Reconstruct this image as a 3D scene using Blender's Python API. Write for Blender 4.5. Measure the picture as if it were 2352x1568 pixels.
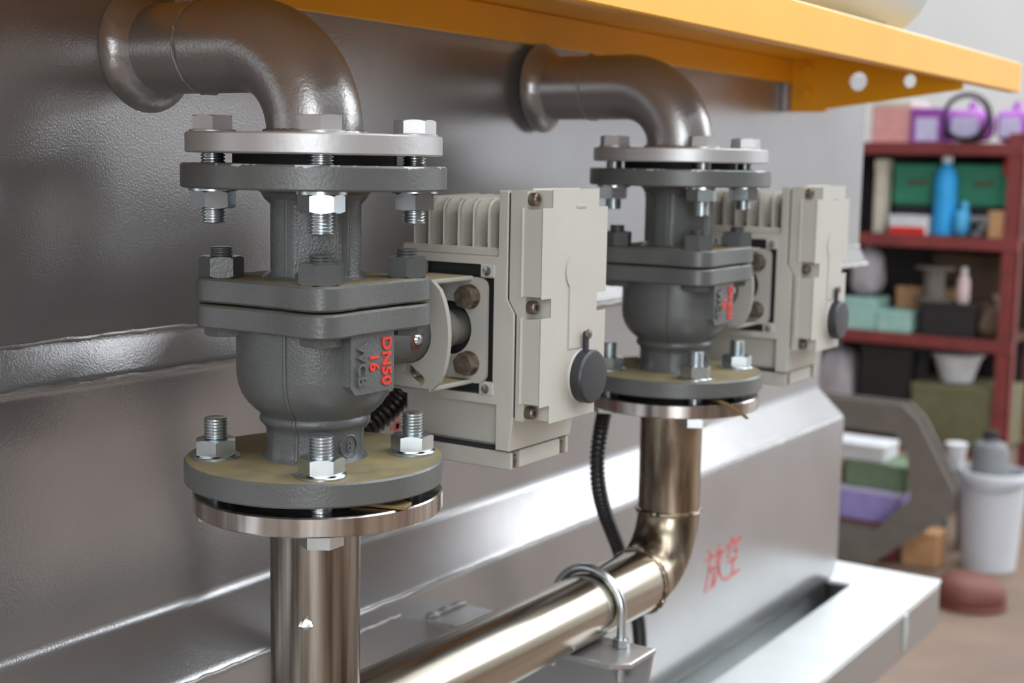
import bpy, math, random
from mathutils import Vector, Matrix
random.seed(7)
pi = math.pi
S = 0.001                      # everything below is written in millimetres
FLOOR = -1227.0                # floor level; z = 0 is the joint of the near valve's top flange
D = bpy.data
COL = bpy.context.scene.collection
SC = bpy.context.scene
for _o in list(D.objects): D.objects.remove(_o)

def W(x, y, z): return Vector((x * S, y * S, (z - FLOOR) * S))

# ------------------------------------------------------------------ camera
FPX = 3147.36
yaw, pitch, roll = math.radians(33.5007), math.radians(-7.4586), math.radians(1.0341)
fw = Vector((math.cos(yaw) * math.cos(pitch), math.sin(yaw) * math.cos(pitch), math.sin(pitch)))
r0 = Vector((math.sin(yaw), -math.cos(yaw), 0)); u0 = r0.cross(fw)
rt = math.cos(roll) * r0 + math.sin(roll) * u0
up = -math.sin(roll) * r0 + math.cos(roll) * u0
cd = D.cameras.new('camera'); cam = D.objects.new('camera', cd); COL.objects.link(cam)
cd.sensor_fit = 'HORIZONTAL'; cd.sensor_width = 36.0; cd.lens = FPX * 36.0 / 2352
m = Matrix((rt, up, -fw)).transposed().to_4x4()
m.translation = W(-651.62, -581.34, 3.82)
cam.matrix_world = m
cd.clip_start = 0.05; cd.clip_end = 100
cd.dof.use_dof = True; cd.dof.focus_distance = 0.865; cd.dof.aperture_fstop = 7.6
SC.camera = cam

# ------------------------------------------------------------------ world and exposure
wd = D.worlds.new('overcast_sky'); SC.world = wd; wd.use_nodes = True
bg = wd.node_tree.nodes['Background']
bg.inputs[0].default_value = (0.90, 0.95, 1.0, 1); bg.inputs[1].default_value = 8.6
SC.view_settings.view_transform = 'Standard'; SC.view_settings.look = 'None'
SC.view_settings.exposure = 0.0; SC.view_settings.gamma = 1.0; SC.view_settings.use_curve_mapping = False

# ------------------------------------------------------------------ materials
def lin(c):
    if isinstance(c, str):
        c = [int(c[i:i + 2], 16) / 255 for i in (0, 2, 4)]
        c = [x / 12.92 if x <= .04045 else ((x + .055) / 1.055) ** 2.4 for x in c]
    return (*c, 1)

def mat(name, col, rough=.5, metal=0, var=0, vscale=30, col2=None, bump=0, bscale=200, dust=None, stretch=None, dustlo=.55, coat=0, rvar=0):
    m = D.materials.new(name); m.use_nodes = True
    nt = m.node_tree; N = nt.nodes; L = nt.links
    b = N['Principled BSDF']
    b.inputs['Roughness'].default_value = rough; b.inputs['Metallic'].default_value = metal
    if coat: b.inputs['Coat Weight'].default_value = coat
    tc = N.new('ShaderNodeTexCoord'); src = tc.outputs['Object']
    if stretch:
        mp = N.new('ShaderNodeMapping'); mp.inputs['Scale'].default_value = stretch
        L.new(src, mp.inputs[0]); vec = mp.outputs[0]
    else: vec = src
    c = lin(col); out = None
    if var or col2:
        nz = N.new('ShaderNodeTexNoise'); nz.inputs['Scale'].default_value = vscale; nz.inputs['Detail'].default_value = 5
        L.new(vec, nz.inputs['Vector'])
        rp = N.new('ShaderNodeValToRGB'); L.new(nz.outputs['Fac'], rp.inputs[0])
        if col2: a, d = c, lin(col2)
        else:
            a = tuple(x * (1 - var) for x in c[:3]) + (1,); d = tuple(min(1, x * (1 + var)) for x in c[:3]) + (1,)
        rp.color_ramp.elements[0].position = .35; rp.color_ramp.elements[1].position = .65
        rp.color_ramp.elements[0].color = a; rp.color_ramp.elements[1].color = d
        out = rp.outputs[0]
        if rvar:
            mr = N.new('ShaderNodeMapRange'); mr.inputs['To Min'].default_value = rough - rvar; mr.inputs['To Max'].default_value = rough + rvar
            L.new(nz.outputs['Fac'], mr.inputs['Value']); L.new(mr.outputs[0], b.inputs['Roughness'])
    if dust:
        ge = N.new('ShaderNodeNewGeometry'); sp = N.new('ShaderNodeSeparateXYZ'); L.new(ge.outputs['Normal'], sp.inputs[0])
        nd = N.new('ShaderNodeTexNoise'); nd.inputs['Scale'].default_value = 60; nd.inputs['Detail'].default_value = 6
        L.new(src, nd.inputs['Vector'])
        mr = N.new('ShaderNodeMapRange'); mr.inputs['From Min'].default_value = .75; mr.inputs['From Max'].default_value = .98
        L.new(sp.outputs['Z'], mr.inputs['Value'])
        m2 = N.new('ShaderNodeMapRange'); m2.inputs['From Min'].default_value = .3; m2.inputs['From Max'].default_value = .7
        m2.inputs['To Min'].default_value = dustlo; m2.inputs['To Max'].default_value = 1
        L.new(nd.outputs['Fac'], m2.inputs['Value'])
        mu = N.new('ShaderNodeMath'); mu.operation = 'MULTIPLY'; L.new(mr.outputs[0], mu.inputs[0]); L.new(m2.outputs[0], mu.inputs[1])
        mx = N.new('ShaderNodeMix'); mx.data_type = 'RGBA'
        L.new(mu.outputs[0], mx.inputs['Factor'])
        if out: L.new(out, mx.inputs['A'])
        else: mx.inputs['A'].default_value = c
        mx.inputs['B'].default_value = lin(dust); out = mx.outputs['Result']
        rr = N.new('ShaderNodeMapRange'); rr.inputs['To Min'].default_value = rough; rr.inputs['To Max'].default_value = .85
        L.new(mu.outputs[0], rr.inputs['Value']); L.new(rr.outputs[0], b.inputs['Roughness'])
        if metal:
            rm = N.new('ShaderNodeMapRange'); rm.inputs['To Min'].default_value = metal; rm.inputs['To Max'].default_value = 0
            L.new(mu.outputs[0], rm.inputs['Value']); L.new(rm.outputs[0], b.inputs['Metallic'])
    if out: L.new(out, b.inputs['Base Color'])
    else: b.inputs['Base Color'].default_value = c
    if bump:
        nb = N.new('ShaderNodeTexNoise'); nb.inputs['Scale'].default_value = bscale; nb.inputs['Detail'].default_value = 3
        L.new(vec if stretch else src, nb.inputs['Vector'])
        bp = N.new('ShaderNodeBump'); bp.inputs['Strength'].default_value = bump; bp.inputs['Distance'].default_value = .001
        L.new(nb.outputs['Fac'], bp.inputs['Height']); L.new(bp.outputs[0], b.inputs['Normal'])
    return m

M = {}
M['silver'] = mat('silver_paint', (.37, .365, .37), .25, .70, var=.05, vscale=9, bump=.16, bscale=620)
M['silver2'] = mat('silver_paint_on_pipe', (.36, .35, .345), .31, .72, bump=.22, bscale=420)
M['frame'] = mat('white_silver_frame_paint', (.56, .59, .585), .33, .45, var=.05, vscale=12)
M['valve'] = mat('grey_enamel', '595b59', .34, .1, var=.07, vscale=40, bump=.25, bscale=500, dust='8a7b52', dustlo=.45)
M['valve2'] = mat('grey_enamel_casting', '585a5a', .32, .1, var=.08, vscale=40, bump=.35, bscale=700)
M['chip'] = mat('grey_enamel_with_chipped_rim', '595b59', .34, .1, var=.07, vscale=40, bump=.25, bscale=500, dust='8a7b52', dustlo=.45)
def chip(m):
    nt = m.node_tree; N = nt.nodes; L = nt.links; b = N['Principled BSDF']
    tc = N.new('ShaderNodeTexCoord'); sp = N.new('ShaderNodeSeparateXYZ'); L.new(tc.outputs['Object'], sp.inputs[0])
    nz = N.new('ShaderNodeTexNoise'); nz.inputs['Scale'].default_value = 45; nz.inputs['Detail'].default_value = 8; nz.inputs['Roughness'].default_value = .65
    L.new(tc.outputs['Object'], nz.inputs['Vector'])
    zz = N.new('ShaderNodeMapRange'); zz.inputs['From Min'].default_value = .1945; zz.inputs['From Max'].default_value = .2; zz.inputs['To Min'].default_value = -.30; zz.inputs['To Max'].default_value = .06
    L.new(sp.outputs['Z'], zz.inputs['Value'])
    ad = N.new('ShaderNodeMath'); ad.operation = 'ADD'; L.new(nz.outputs['Fac'], ad.inputs[0]); L.new(zz.outputs[0], ad.inputs[1])
    gt = N.new('ShaderNodeMath'); gt.operation = 'GREATER_THAN'; gt.inputs[1].default_value = .57; L.new(ad.outputs[0], gt.inputs[0])
    mx = N.new('ShaderNodeMix'); mx.data_type = 'RGBA'; src = b.inputs['Base Color'].links[0].from_socket
    L.new(gt.outputs[0], mx.inputs['Factor']); L.new(src, mx.inputs['A']); mx.inputs['B'].default_value = (.46, .44, .45, 1); L.new(mx.outputs['Result'], b.inputs['Base Color'])
chip(M['chip'])
M['zinc'] = mat('zinc_plating', (.55, .60, .62), .25, .97, var=.08, vscale=80)
M['stemgrey'] = mat('dull_grey_steel_stem', (.23, .225, .20), .4, .4, var=.1)
M['silver2_lit'] = mat('silver_paint_lit_copy', (.50, .49, .49), .42, .6, bump=.15, bscale=300)  # same silver paint made lighter, light on the rim put into the colour
M['paintnut'] = mat('grey_painted_nut', '545655', .33, .15, var=.06, bump=.2, bscale=500)
M['ss'] = mat('stainless_flange', (.33, .30, .28), .20, 1, col2=(.66, .635, .61), vscale=30, stretch=(3, 3, .1), rvar=.06)  # vertical bands in the colour stand in for window reflections
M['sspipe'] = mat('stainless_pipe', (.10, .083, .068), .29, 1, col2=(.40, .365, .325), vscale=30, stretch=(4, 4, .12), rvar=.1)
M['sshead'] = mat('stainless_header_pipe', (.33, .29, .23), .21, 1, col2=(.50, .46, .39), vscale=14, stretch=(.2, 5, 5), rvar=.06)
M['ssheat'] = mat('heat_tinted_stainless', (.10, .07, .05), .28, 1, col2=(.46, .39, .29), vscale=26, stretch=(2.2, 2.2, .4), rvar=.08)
M['beige'] = mat('beige_housing_paint', 'b0ada3', .42, 0, var=.03, vscale=20, bump=.08, bscale=500, dust='9d9584', dustlo=.15)
M['beiged'] = mat('beige_bracket_paint', 'a7a49c', .45, 0, var=.04, vscale=20, dust='93815c', dustlo=.5)
M['black'] = mat('black_rubber', (.018, .019, .022), .45)
M['cap'] = mat('charcoal_rubber_cap', (.022, .023, .028), .42, bump=.1)
M['dark'] = mat('dark_seal_and_recess_shade', (.012, .013, .014), .6)  # near-black for seals and for the painted shade of the pad recess
M['gasket'] = mat('black_gasket', (.012, .012, .013), .7)
M['tan'] = mat('tan_gasket', '7d6540', .7, var=.1)
M['yellow'] = mat('yellow_paint', (.84, .40, .009), .34, 0, var=.04, vscale=8)
M['rustbolt'] = mat('rusty_bolt', '6b5d50', .38, .7, col2='8d8375', vscale=160)
M['red'] = mat('red_paint', (.62, .035, .022), .45)
M['redthin'] = mat('thin_red_brush_paint', (.60, .085, .075), .5, 0, col2=(.52, .20, .19), vscale=70)
M['rust'] = mat('red_brown_stain', (.11, .035, .02), .6, var=.2, vscale=90)
M['conduit'] = mat('black_plastic_conduit', (.012, .012, .013), .35)
M['floor'] = mat('brown_concrete_floor', '695648', .6, 0, col2='7d6757', vscale=3.5, bump=.2, bscale=40)
M['wall'] = mat('pale_wall_paint', 'e2e1de', .8, var=.03, vscale=2)
M['walld'] = mat('dull_brick_wall', '4a423d', .85, var=.15, vscale=3)
M['yard'] = mat('grey_yard_concrete', '5d5a56', .85, var=.1, vscale=2)
M['sky_block'] = mat('grey_sky_block', '9a9a9c', .85, var=.06, vscale=1)
M['roof'] = mat('grey_roof_sheet', '8a8a8c', .7, var=.05, vscale=2)
M['winframe'] = mat('window_frame_paint', '4c4f52', .5)
M['shelf'] = mat('red_oxide_shelf_paint', '7c3330', .55, var=.15, vscale=10)
M['blue_drum'] = mat('pale_blue_paint', 'a9c4ea', .4)

def simple(n, c, r=.6, metal=0, var=.08): 
    M[n] = mat(n, c, r, metal, var=var, vscale=18); return M[n]
for n, c in dict(pink='d79a96', cream='cfc6b4', purple='9a4ba8', lilac='c7bfe0', green='2f8263', blue='2b9fe0', blue2='4aa6d6', redlabel='d02018',
                 white='d8d8da', cardboard='b98c62', teal='9cc2b8', olive='6d6a4c', darkbox='231f1e', brown='54402f', greybag='a9a2a6',
                 taupe='6f6861', bucket='c3c6cc', terracotta='6a3a30', grey='7c7d80', pinkw='dcc3c0', rope='17191c', mint='6f8268', lavender='9d90cc').items():
    simple(n + '_surface', c, var=.02 if n == 'bucket' else .08)

# ------------------------------------------------------------------ mesh helpers
ORIG = {}
class MB:
    def __init__(s): s.v = []; s.f = []
    def add(s, vs, fs, mtx=None):
        o = len(s.v)
        s.v += [tuple(mtx @ Vector(p)) if mtx else tuple(p) for p in vs]
        s.f += [tuple(i + o for i in f) for f in fs]; return s
    def box(s, x0, x1, y0, y1, z0, z1, b=0, mtx=None):
        if x0 > x1: x0, x1 = x1, x0
        if y0 > y1: y0, y1 = y1, y0
        if z0 > z1: z0, z1 = z1, z0
        if b <= 0:
            vs = [(x, y, z) for z in (z0, z1) for y in (y0, y1) for x in (x0, x1)]
            fs = [(0, 2, 3, 1), (4, 5, 7, 6), (0, 1, 5, 4), (2, 6, 7, 3), (0, 4, 6, 2), (1, 3, 7, 5)]
            return s.add(vs, fs, mtx)
        b = min(b, (x1 - x0) * .45, (y1 - y0) * .45, (z1 - z0) * .45)
        vs = []; idx = {}
        for i, x in enumerate((x0, x1)):
            for j, y in enumerate((y0, y1)):
                for k, z in enumerate((z0, z1)):
                    sx, sy, sz = (1, -1)[i], (1, -1)[j], (1, -1)[k]
                    idx[i, j, k] = len(vs)
                    vs += [(x, y + sy * b, z + sz * b), (x + sx * b, y, z + sz * b), (x + sx * b, y + sy * b, z)]
        g = lambda i, j, k, a: idx[i, j, k] + a
        fs = []
        for i in (0, 1):
            q = [g(i, 0, 0, 0), g(i, 0, 1, 0), g(i, 1, 1, 0), g(i, 1, 0, 0)]; fs.append(q if i == 0 else q[::-1])
            q = [g(0, i, 0, 1), g(1, i, 0, 1), g(1, i, 1, 1), g(0, i, 1, 1)]; fs.append(q if i == 0 else q[::-1])
            q = [g(0, 0, i, 2), g(0, 1, i, 2), g(1, 1, i, 2), g(1, 0, i, 2)]; fs.append(q if i == 0 else q[::-1])
        for i in (0, 1):
            for j in (0, 1):
                e = (i + j) % 2 == 0
                q = [g(i, j, 0, 0), g(i, j, 0, 1), g(i, j, 1, 1), g(i, j, 1, 0)]; fs.append(q if e else q[::-1])
                q = [g(i, 0, j, 0), g(i, 1, j, 0), g(i, 1, j, 2), g(i, 0, j, 2)]; fs.append(q if e else q[::-1])
                q = [g(0, i, j, 1), g(0, i, j, 2), g(1, i, j, 2), g(1, i, j, 1)]; fs.append(q if e else q[::-1])
        for i in (0, 1):
            for j in (0, 1):
                for k in (0, 1):
                    q = [g(i, j, k, 0), g(i, j, k, 2), g(i, j, k, 1)]; fs.append(q if (i + j + k) % 2 == 0 else q[::-1])
        return s.add(vs, fs, mtx)
    def lathe(s, prof, n=48, c=(0, 0, 0), rad=None, mtx=None, caps=True):
        vs = []; fs = []; k = len(prof)
        for i in range(n):
            t = 2 * pi * i / n
            for (r, z) in prof:
                rr = rad(t, r, z) if rad else r
                vs.append((c[0] + rr * math.cos(t), c[1] + rr * math.sin(t), c[2] + z))
        for i in range(n):
            j = (i + 1) % n
            for q in range(k - 1): fs.append((i * k + q, j * k + q, j * k + q + 1, i * k + q + 1))
        if caps:
            if prof[0][0] > 1e-6: fs.append(tuple(i * k for i in range(n))[::-1])
            if prof[-1][0] > 1e-6: fs.append(tuple(i * k + k - 1 for i in range(n)))
        return s.add(vs, fs, mtx)
    def tube(s, pts, r, n=16, caps=True, mtx=None):
        pts = [Vector(p) for p in pts]; k = len(pts)
        T = [(pts[min(i + 1, k - 1)] - pts[max(i - 1, 0)]).normalized() for i in range(k)]
        a = Vector((0, 0, 1)) if abs(T[0].z) < .9 else Vector((1, 0, 0))
        u = T[0].cross(a).normalized(); vs = []; fs = []
        for i in range(k):
            u = (u - T[i] * u.dot(T[i])).normalized(); w = T[i].cross(u)
            rr = r(i) if callable(r) else r
            for q in range(n):
                t = 2 * pi * q / n; vs.append(pts[i] + u * (rr * math.cos(t)) + w * (rr * math.sin(t)))
        for i in range(k - 1):
            for q in range(n):
                p = (q + 1) % n; fs.append((i * n + q, i * n + p, (i + 1) * n + p, (i + 1) * n + q))
        if caps: fs.append(tuple(range(n))[::-1]); fs.append(tuple((k - 1) * n + q for q in range(n)))
        return s.add(vs, fs, mtx)
    def prism(s, poly, z0, z1, b=0, mtx=None):
        n = len(poly)
        def inset(d):
            o = []
            for i in range(n):
                p0, p, p1 = Vector(poly[i - 1]), Vector(poly[i]), Vector(poly[(i + 1) % n])
                e0 = (p - p0).normalized(); e1 = (p1 - p).normalized()
                n0 = Vector((-e0.y, e0.x)); n1 = Vector((-e1.y, e1.x)); h = (n0 + n1)
                if h.length < 1e-6: h = n0
                h.normalize(); o.append(p + h * (d / max(.4, h.dot(n0))))
            return o
        rings = [(inset(b), z0), (poly, z0 + b), (poly, z1 - b), (inset(b), z1)] if b else [(poly, z0), (poly, z1)]
        vs = []; fs = []
        for P, z in rings: vs += [(p[0], p[1], z) for p in P]
        for a in range(len(rings) - 1):
            for i in range(n): j = (i + 1) % n; fs.append((a * n + i, a * n + j, (a + 1) * n + j, (a + 1) * n + i))
        fs.append(tuple(range(n))[::-1]); fs.append(tuple((len(rings) - 1) * n + i for i in range(n)))
        return s.add(vs, fs, mtx)
    def hexa(s, af, z0, z1, rot=0, both=True, c=(0, 0), mtx=None, n=36, hole=0):
        a = af / 2; vs = []; fs = []
        for i in range(n):
            t = 2 * pi * i / n; q = (t % (pi / 3)) - pi / 6; rr = a / math.cos(q)
            dz = max(0, rr - a * 1.01) * .55
            ca, sa = math.cos(t + rot), math.sin(t + rot)
            R = [(hole or a * .55, z0), (a * .96, z0), (rr, z0 + (dz if both else 0)), (rr, z1 - dz), (a * .96, z1), (hole or a * .55, z1)]
            vs += [(c[0] + r * ca, c[1] + r * sa, z) for r, z in R]
        for i in range(n):
            j = (i + 1) % n
            for q in range(5): fs.append((i * 6 + q, j * 6 + q, j * 6 + q + 1, i * 6 + q + 1))
        fs.append(tuple(i * 6 for i in range(n))[::-1]); fs.append(tuple(i * 6 + 5 for i in range(n)))
        return s.add(vs, fs, mtx)
    def thread(s, r, z0, z1, pitch=2.0, c=(0, 0), n=24, mtx=None):
        k = max(2, int(round((z1 - z0) / pitch))); p = (z1 - z0) / k; prof = [(r * .8, z0)]
        for i in range(k): prof += [(r * .86, z0 + p * (i + .05)), (r, z0 + p * (i + .4)), (r, z0 + p * (i + .6)), (r * .86, z0 + p * (i + .95))]
        prof.append((r * .8, z1))
        return s.lathe(prof, n, (c[0], c[1], 0), mtx=mtx)
    def build(s, name, material, parent=None, origin=None, ang=35, flat=False):
        o = ORIG.get(parent, Vector((0, 0, FLOOR))) if parent is not None else Vector(origin or (0, 0, FLOOR))
        me = D.meshes.new(name)
        me.from_pydata([tuple((Vector(p) - o) * S) for p in s.v], [], s.f); me.validate()
        if material: me.materials.append(M[material] if isinstance(material, str) else material)
        if not flat:
            me.shade_smooth(); me.set_sharp_from_angle(angle=math.radians(ang))
        ob = D.objects.new(name, me); COL.objects.link(ob)
        if parent is not None: ob.parent = parent
        else: ob.location = W(*o)
        ORIG[ob] = o
        return ob

def tag(o, label, cat, group=None, kind=None):
    if label: o['label'] = label
    if cat: o['category'] = cat
    if group: o['group'] = group
    if kind: o['kind'] = kind
    return o
def thing(name, label, cat, origin=(0, 0, 0), group=None, kind=None):
    e = D.objects.new(name, None); COL.objects.link(e); e.location = W(*origin); e.empty_display_size = .02
    ORIG[e] = Vector(origin); return tag(e, label, cat, group, kind)
def dup(root, delta, label):
    def rec(o, par):
        c = o.copy(); COL.objects.link(c); c.parent = par
        for ch in [x for x in D.objects if x.parent == o]: rec(ch, c)
        return c
    r = rec(root, None); r.location = root.location + Vector(delta) * S
    r['label'] = label; return r

def curve_solid(loops, t):
    """flat plate with holes from 2D loops, thickness t, centred on z = 0 -> verts, faces"""
    cu = D.curves.new('tmp', 'CURVE'); cu.dimensions = '2D'; cu.fill_mode = 'BOTH'; cu.extrude = t / 2
    for lp in loops:
        sp = cu.splines.new('POLY'); sp.points.add(len(lp) - 1)
        for i, p in enumerate(lp): sp.points[i].co = (p[0], p[1], 0, 1)
        sp.use_cyclic_u = True
    return curve_data(cu)
def curve_data(cu):
    ob = D.objects.new('tmp', cu); COL.objects.link(ob)
    dg = bpy.context.evaluated_depsgraph_get(); ev = ob.evaluated_get(dg); me = ev.to_mesh()
    vs = [tuple(v.co) for v in me.vertices]; fs = [tuple(p.vertices) for p in me.polygons]
    ev.to_mesh_clear(); D.objects.remove(ob); D.curves.remove(cu)
    return vs, fs
def text_solid(body, size, depth, bold=.0):
    cu = D.curves.new('tmp', 'FONT'); cu.body = body; cu.size = size; cu.extrude = depth / 2; cu.offset = bold; cu.resolution_u = 3
    cu.align_x = 'CENTER'; cu.align_y = 'CENTER'
    return curve_data(cu)
def circle(cx, cy, r, n=32, a0=0, a1=2 * pi):
    full = abs(a1 - a0 - 2 * pi) < 1e-6
    return [(cx + r * math.cos(a0 + (a1 - a0) * i / (n if full else n - 1)), cy + r * math.sin(a0 + (a1 - a0) * i / (n if full else n - 1))) for i in range(n)]
def rrect(x0, x1, y0, y1, r, n=5):
    o = []
    for cx, cy, a in ((x1 - r, y1 - r, 0), (x0 + r, y1 - r, pi / 2), (x0 + r, y0 + r, pi), (x1 - r, y0 + r, 1.5 * pi)):
        o += circle(cx, cy, r, n, a, a + pi / 2)
    return o
# axis maps: local xy plane -> world planes
YZ = Matrix(((0, 0, 1, 0), (1, 0, 0, 0), (0, 1, 0, 0), (0, 0, 0, 1)))      # (a,b,c) -> x=c, y=a, z=b
XZ = Matrix(((1, 0, 0, 0), (0, 0, 1, 0), (0, 1, 0, 0), (0, 0, 0, 1)))      # (a,b,c) -> x=a, y=c, z=b
def T(x, y, z): return Matrix.Translation((x, y, z))
def RX(a): return Matrix.Rotation(a, 4, 'X')
def RY(a): return Matrix.Rotation(a, 4, 'Y')
def RZ(a): return Matrix.Rotation(a, 4, 'Z')
AX_X = RY(pi / 2)         # lathe axis z -> +x
AX_Y = RX(-pi / 2)        # lathe axis z -> +y

def bez(ps, n=8):
    """Catmull-Rom through the points"""
    ps = [Vector(p) for p in ps]; q = [ps[0] * 2 - ps[1]] + ps + [ps[-1] * 2 - ps[-2]]; out = []
    for i in range(1, len(q) - 2):
        for k in range(n):
            t = k / n; a, b, c, d = q[i - 1], q[i], q[i + 1], q[i + 2]
            out.append(.5 * ((2 * b) + (c - a) * t + (2 * a - 5 * b + 4 * c - d) * t * t + (3 * b - a - 3 * c + d) * t ** 3))
    out.append(ps[-1]); return out

# ================================================================== the hall
HX0, HX1, HY0, HY1, HT = -5200, 5900, -7200, 3400, 5200     # walls and eaves (mm)
def wall_with_openings(name, axis, pos, t, a0, a1, z0, z1, holes, material):
    mb = MB(); cuts = sorted({a0, a1, *[h[0] for h in holes], *[h[1] for h in holes]})
    for p, q in zip(cuts[:-1], cuts[1:]):
        hs = sorted([(h[2], h[3]) for h in holes if h[0] <= p and h[1] >= q]); z = z0
        for lo, hi in hs + [(z1, z1)]:
            if lo > z:
                if axis == 'x': mb.box(pos, pos + t, p, q, z, lo)
                else: mb.box(p, q, pos, pos + t, z, lo)
            z = max(z, hi)
    o = mb.build(name, material, flat=True); o['kind'] = 'structure'; return o
MB().box(HX0 - 3000, HX1 + 400, HY0 - 3000, HY1 + 400, FLOOR - 150, FLOOR).build('floor', 'floor', flat=True)['kind'] = 'structure'
far_win = [(-6700, -3700, 1100, 4300), (-3400, -900, 1500, 4300), (-600, 2600, 1500, 4300), (-3200, -1100, FLOOR, 900)]
near_win = [(-5600, -2900, FLOOR, 2600), (-1900, 900, 900, 3200)]
wall_with_openings('wall_far', 'x', HX1, 250, HY0, HY1, FLOOR, HT, far_win, 'wall')
wall_with_openings('wall_near', 'x', HX0 - 250, 250, HY0, HY1, FLOOR, HT, near_win, 'wall')
wall_with_openings('wall_right', 'y', HY0 - 250, 250, HX0, HX1, FLOOR, HT, [], 'walld')
wall_with_openings('wall_left', 'y', HY1, 250, HX0, HX1, FLOOR, HT, [], 'walld')
mb = MB()
roof_holes = [(-4000, 4600, -6300, -4700), (-4000, 4600, -3800, -2300), (3000, 5200, -2000, 2600)]  # unseen skylights added to brighten the far wall and the platform lip
ys = sorted({HY0 - 250, HY1 + 250, *[h[2] for h in roof_holes], *[h[3] for h in roof_holes]})
for p, q in zip(ys[:-1], ys[1:]):
    x = HX0 - 250
    for lo, hi in sorted([(h[0], h[1]) for h in roof_holes if h[2] <= p and h[3] >= q]) + [(HX1 + 250, HX1 + 250)]:
        if lo > x: mb.box(x, lo, p, q, HT, HT + 120)
        x = hi
mb.build('ceiling', 'roof', flat=True)['kind'] = 'structure'
def window_grid(name, axis, pos, a0, a1, z0, z1, na, nz, w=70):
    r = thing(name, None, None, (pos if axis == 'x' else (a0 + a1) / 2, (a0 + a1) / 2 if axis == 'x' else pos, z0), kind='structure')
    def bar(n, p, q, lo, hi):
        mb = MB()
        if axis == 'x': mb.box(pos + 60, pos + 130, p, q, lo, hi)
        else: mb.box(p, q, pos + 60, pos + 130, lo, hi)
        mb.build(n, 'winframe', r, flat=True)
    for i in range(na + 1):
        p = a0 + (a1 - a0 - w) * i / na; bar('mullion', p, p + w, z0, z1)
    for i in range(nz + 1):
        z = z0 + (z1 - z0 - w) * i / nz; bar('transom', a0, a1, z, z + w)
for i, h in ((1, far_win[0]), (2, far_win[2])): window_grid(f'window_{i}', 'x', HX1, *h, 3, 2)
window_grid('window_4', 'x', HX1, -3400, -900, 1500, 4300, 3, 2)
MB().box(HX1 + 6800, HX1 + 7000, -14000, 9000, FLOOR - 150, 2300).build('wall_sky_block', 'sky_block', flat=True)['kind'] = 'structure'  # unseen wall added to dim the sky reflected through the far door
MB().box(HX1 + 401, HX1 + 6799, -14000, 9000, FLOOR - 160, FLOOR - 5).build('floor_yard', 'yard', flat=True)['kind'] = 'structure'
window_grid('window_3', 'x', HX0 - 250, *near_win[1], 4, 3)
def portal(name, loc, rot, sx, sy):
    l = D.lights.new(name, 'AREA'); l.shape = 'RECTANGLE'; l.size = sx * S; l.size_y = sy * S; l.cycles.is_portal = True
    o = D.objects.new(name, l); COL.objects.link(o); o.location = W(*loc); o.rotation_euler = rot
for h in far_win: portal('window_portal', (HX1 + 255, (h[0] + h[1]) / 2, (h[2] + h[3]) / 2), (0, pi / 2, 0), h[3] - h[2], h[1] - h[0])
for h in near_win: portal('window_portal', (HX0 - 255, (h[0] + h[1]) / 2, (h[2] + h[3]) / 2), (0, -pi / 2, 0), h[3] - h[2], h[1] - h[0])
portal('added_skylight_portal', (300, -3050, HT + 125), (0, 0, 0), 8600, 1500)  # sampling portals for the added skylights
portal('added_skylight_portal', (300, -5500, HT + 125), (0, 0, 0), 8600, 1600)
portal('added_skylight_portal', (4100, 300, HT + 125), (0, 0, 0), 2200, 4600)

# ================================================================== tank
tank = thing('steel_tank', 'large silver-painted steel tank with a slanted step and ledge, behind the two valves', 'tank', (350, 500, -641))
XL = -900
prof = [(150, 1431, 141), (150, 1431, -116), (138, 1440, -144.5), (180, 1390, -153), (180, 1363, -333), (137, 1368, -375), (137, 1368, -600), (142, 1368, -630), (168, 1368, -655), (260, 1368, -658)]
def rounded(pr, d, n=6):
    out = [Vector(pr[0])]
    for i in range(1, len(pr) - 1):
        a, b, c = Vector(pr[i - 1]), Vector(pr[i]), Vector(pr[i + 1])
        p = b + (a - b).normalized() * d; q = b + (c - b).normalized() * d
        for k in range(n + 1):
            t = k / n; out.append((1 - t) ** 2 * p + 2 * t * (1 - t) * b + t * t * q)
    out.append(Vector(pr[-1])); return out
rp = rounded(prof, 6); vs = []; fs = []
for (yf, xe, z) in rp:
    vs += [(XL, yf, z)]
    vs += [(xe - 6 + 6 * math.sin(a), yf + 6 - 6 * math.cos(a), z) for a in [pi / 2 * k / 5 for k in range(6)]]
    vs += [(xe, 950, z), (XL, 950, z)]
k = 9
for i in range(len(rp) - 1):
    for j in range(k): q = (j + 1) % k; fs.append((i * k + j, (i + 1) * k + j, (i + 1) * k + q, i * k + q))
fs.append(tuple(range(k))); fs.append(tuple((len(rp) - 1) * k + j for j in range(k))[::-1])
MB().add(vs, fs).build('shell', 'silver', tank, ang=50)
def bead(x0, x1, y, z, r=2.4, step=9):
    n = int((x1 - x0) / step); rr = [r * random.uniform(.75, 1.2) for _ in range(n + 1)]
    pts = [(x0 + (x1 - x0) * i / n, y + random.uniform(-.5, .5), z + random.uniform(-.7, .7)) for i in range(n + 1)]
    return MB().tube(pts, lambda i: rr[i], 8)
bead(XL + 5, 1425, 149.3, -116, 1.7).build('weld_bead', 'silver2', tank)
bead(XL + 5, 1432, 137.6, -143.6, 2.0).build('weld_bead', 'silver2', tank)
bead(XL + 5, 1358, 181, -334, 1.7).build('weld_bead', 'silver2', tank)
bead(XL + 5, 1360, 138.5, -376, 1.7).build('weld_bead', 'silver2', tank)
for a, b in ((-40, 40), (206, 262)): bead(a, b, 137, -391, 2.0, 6).build('weld_bead', 'silver2', tank)
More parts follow.
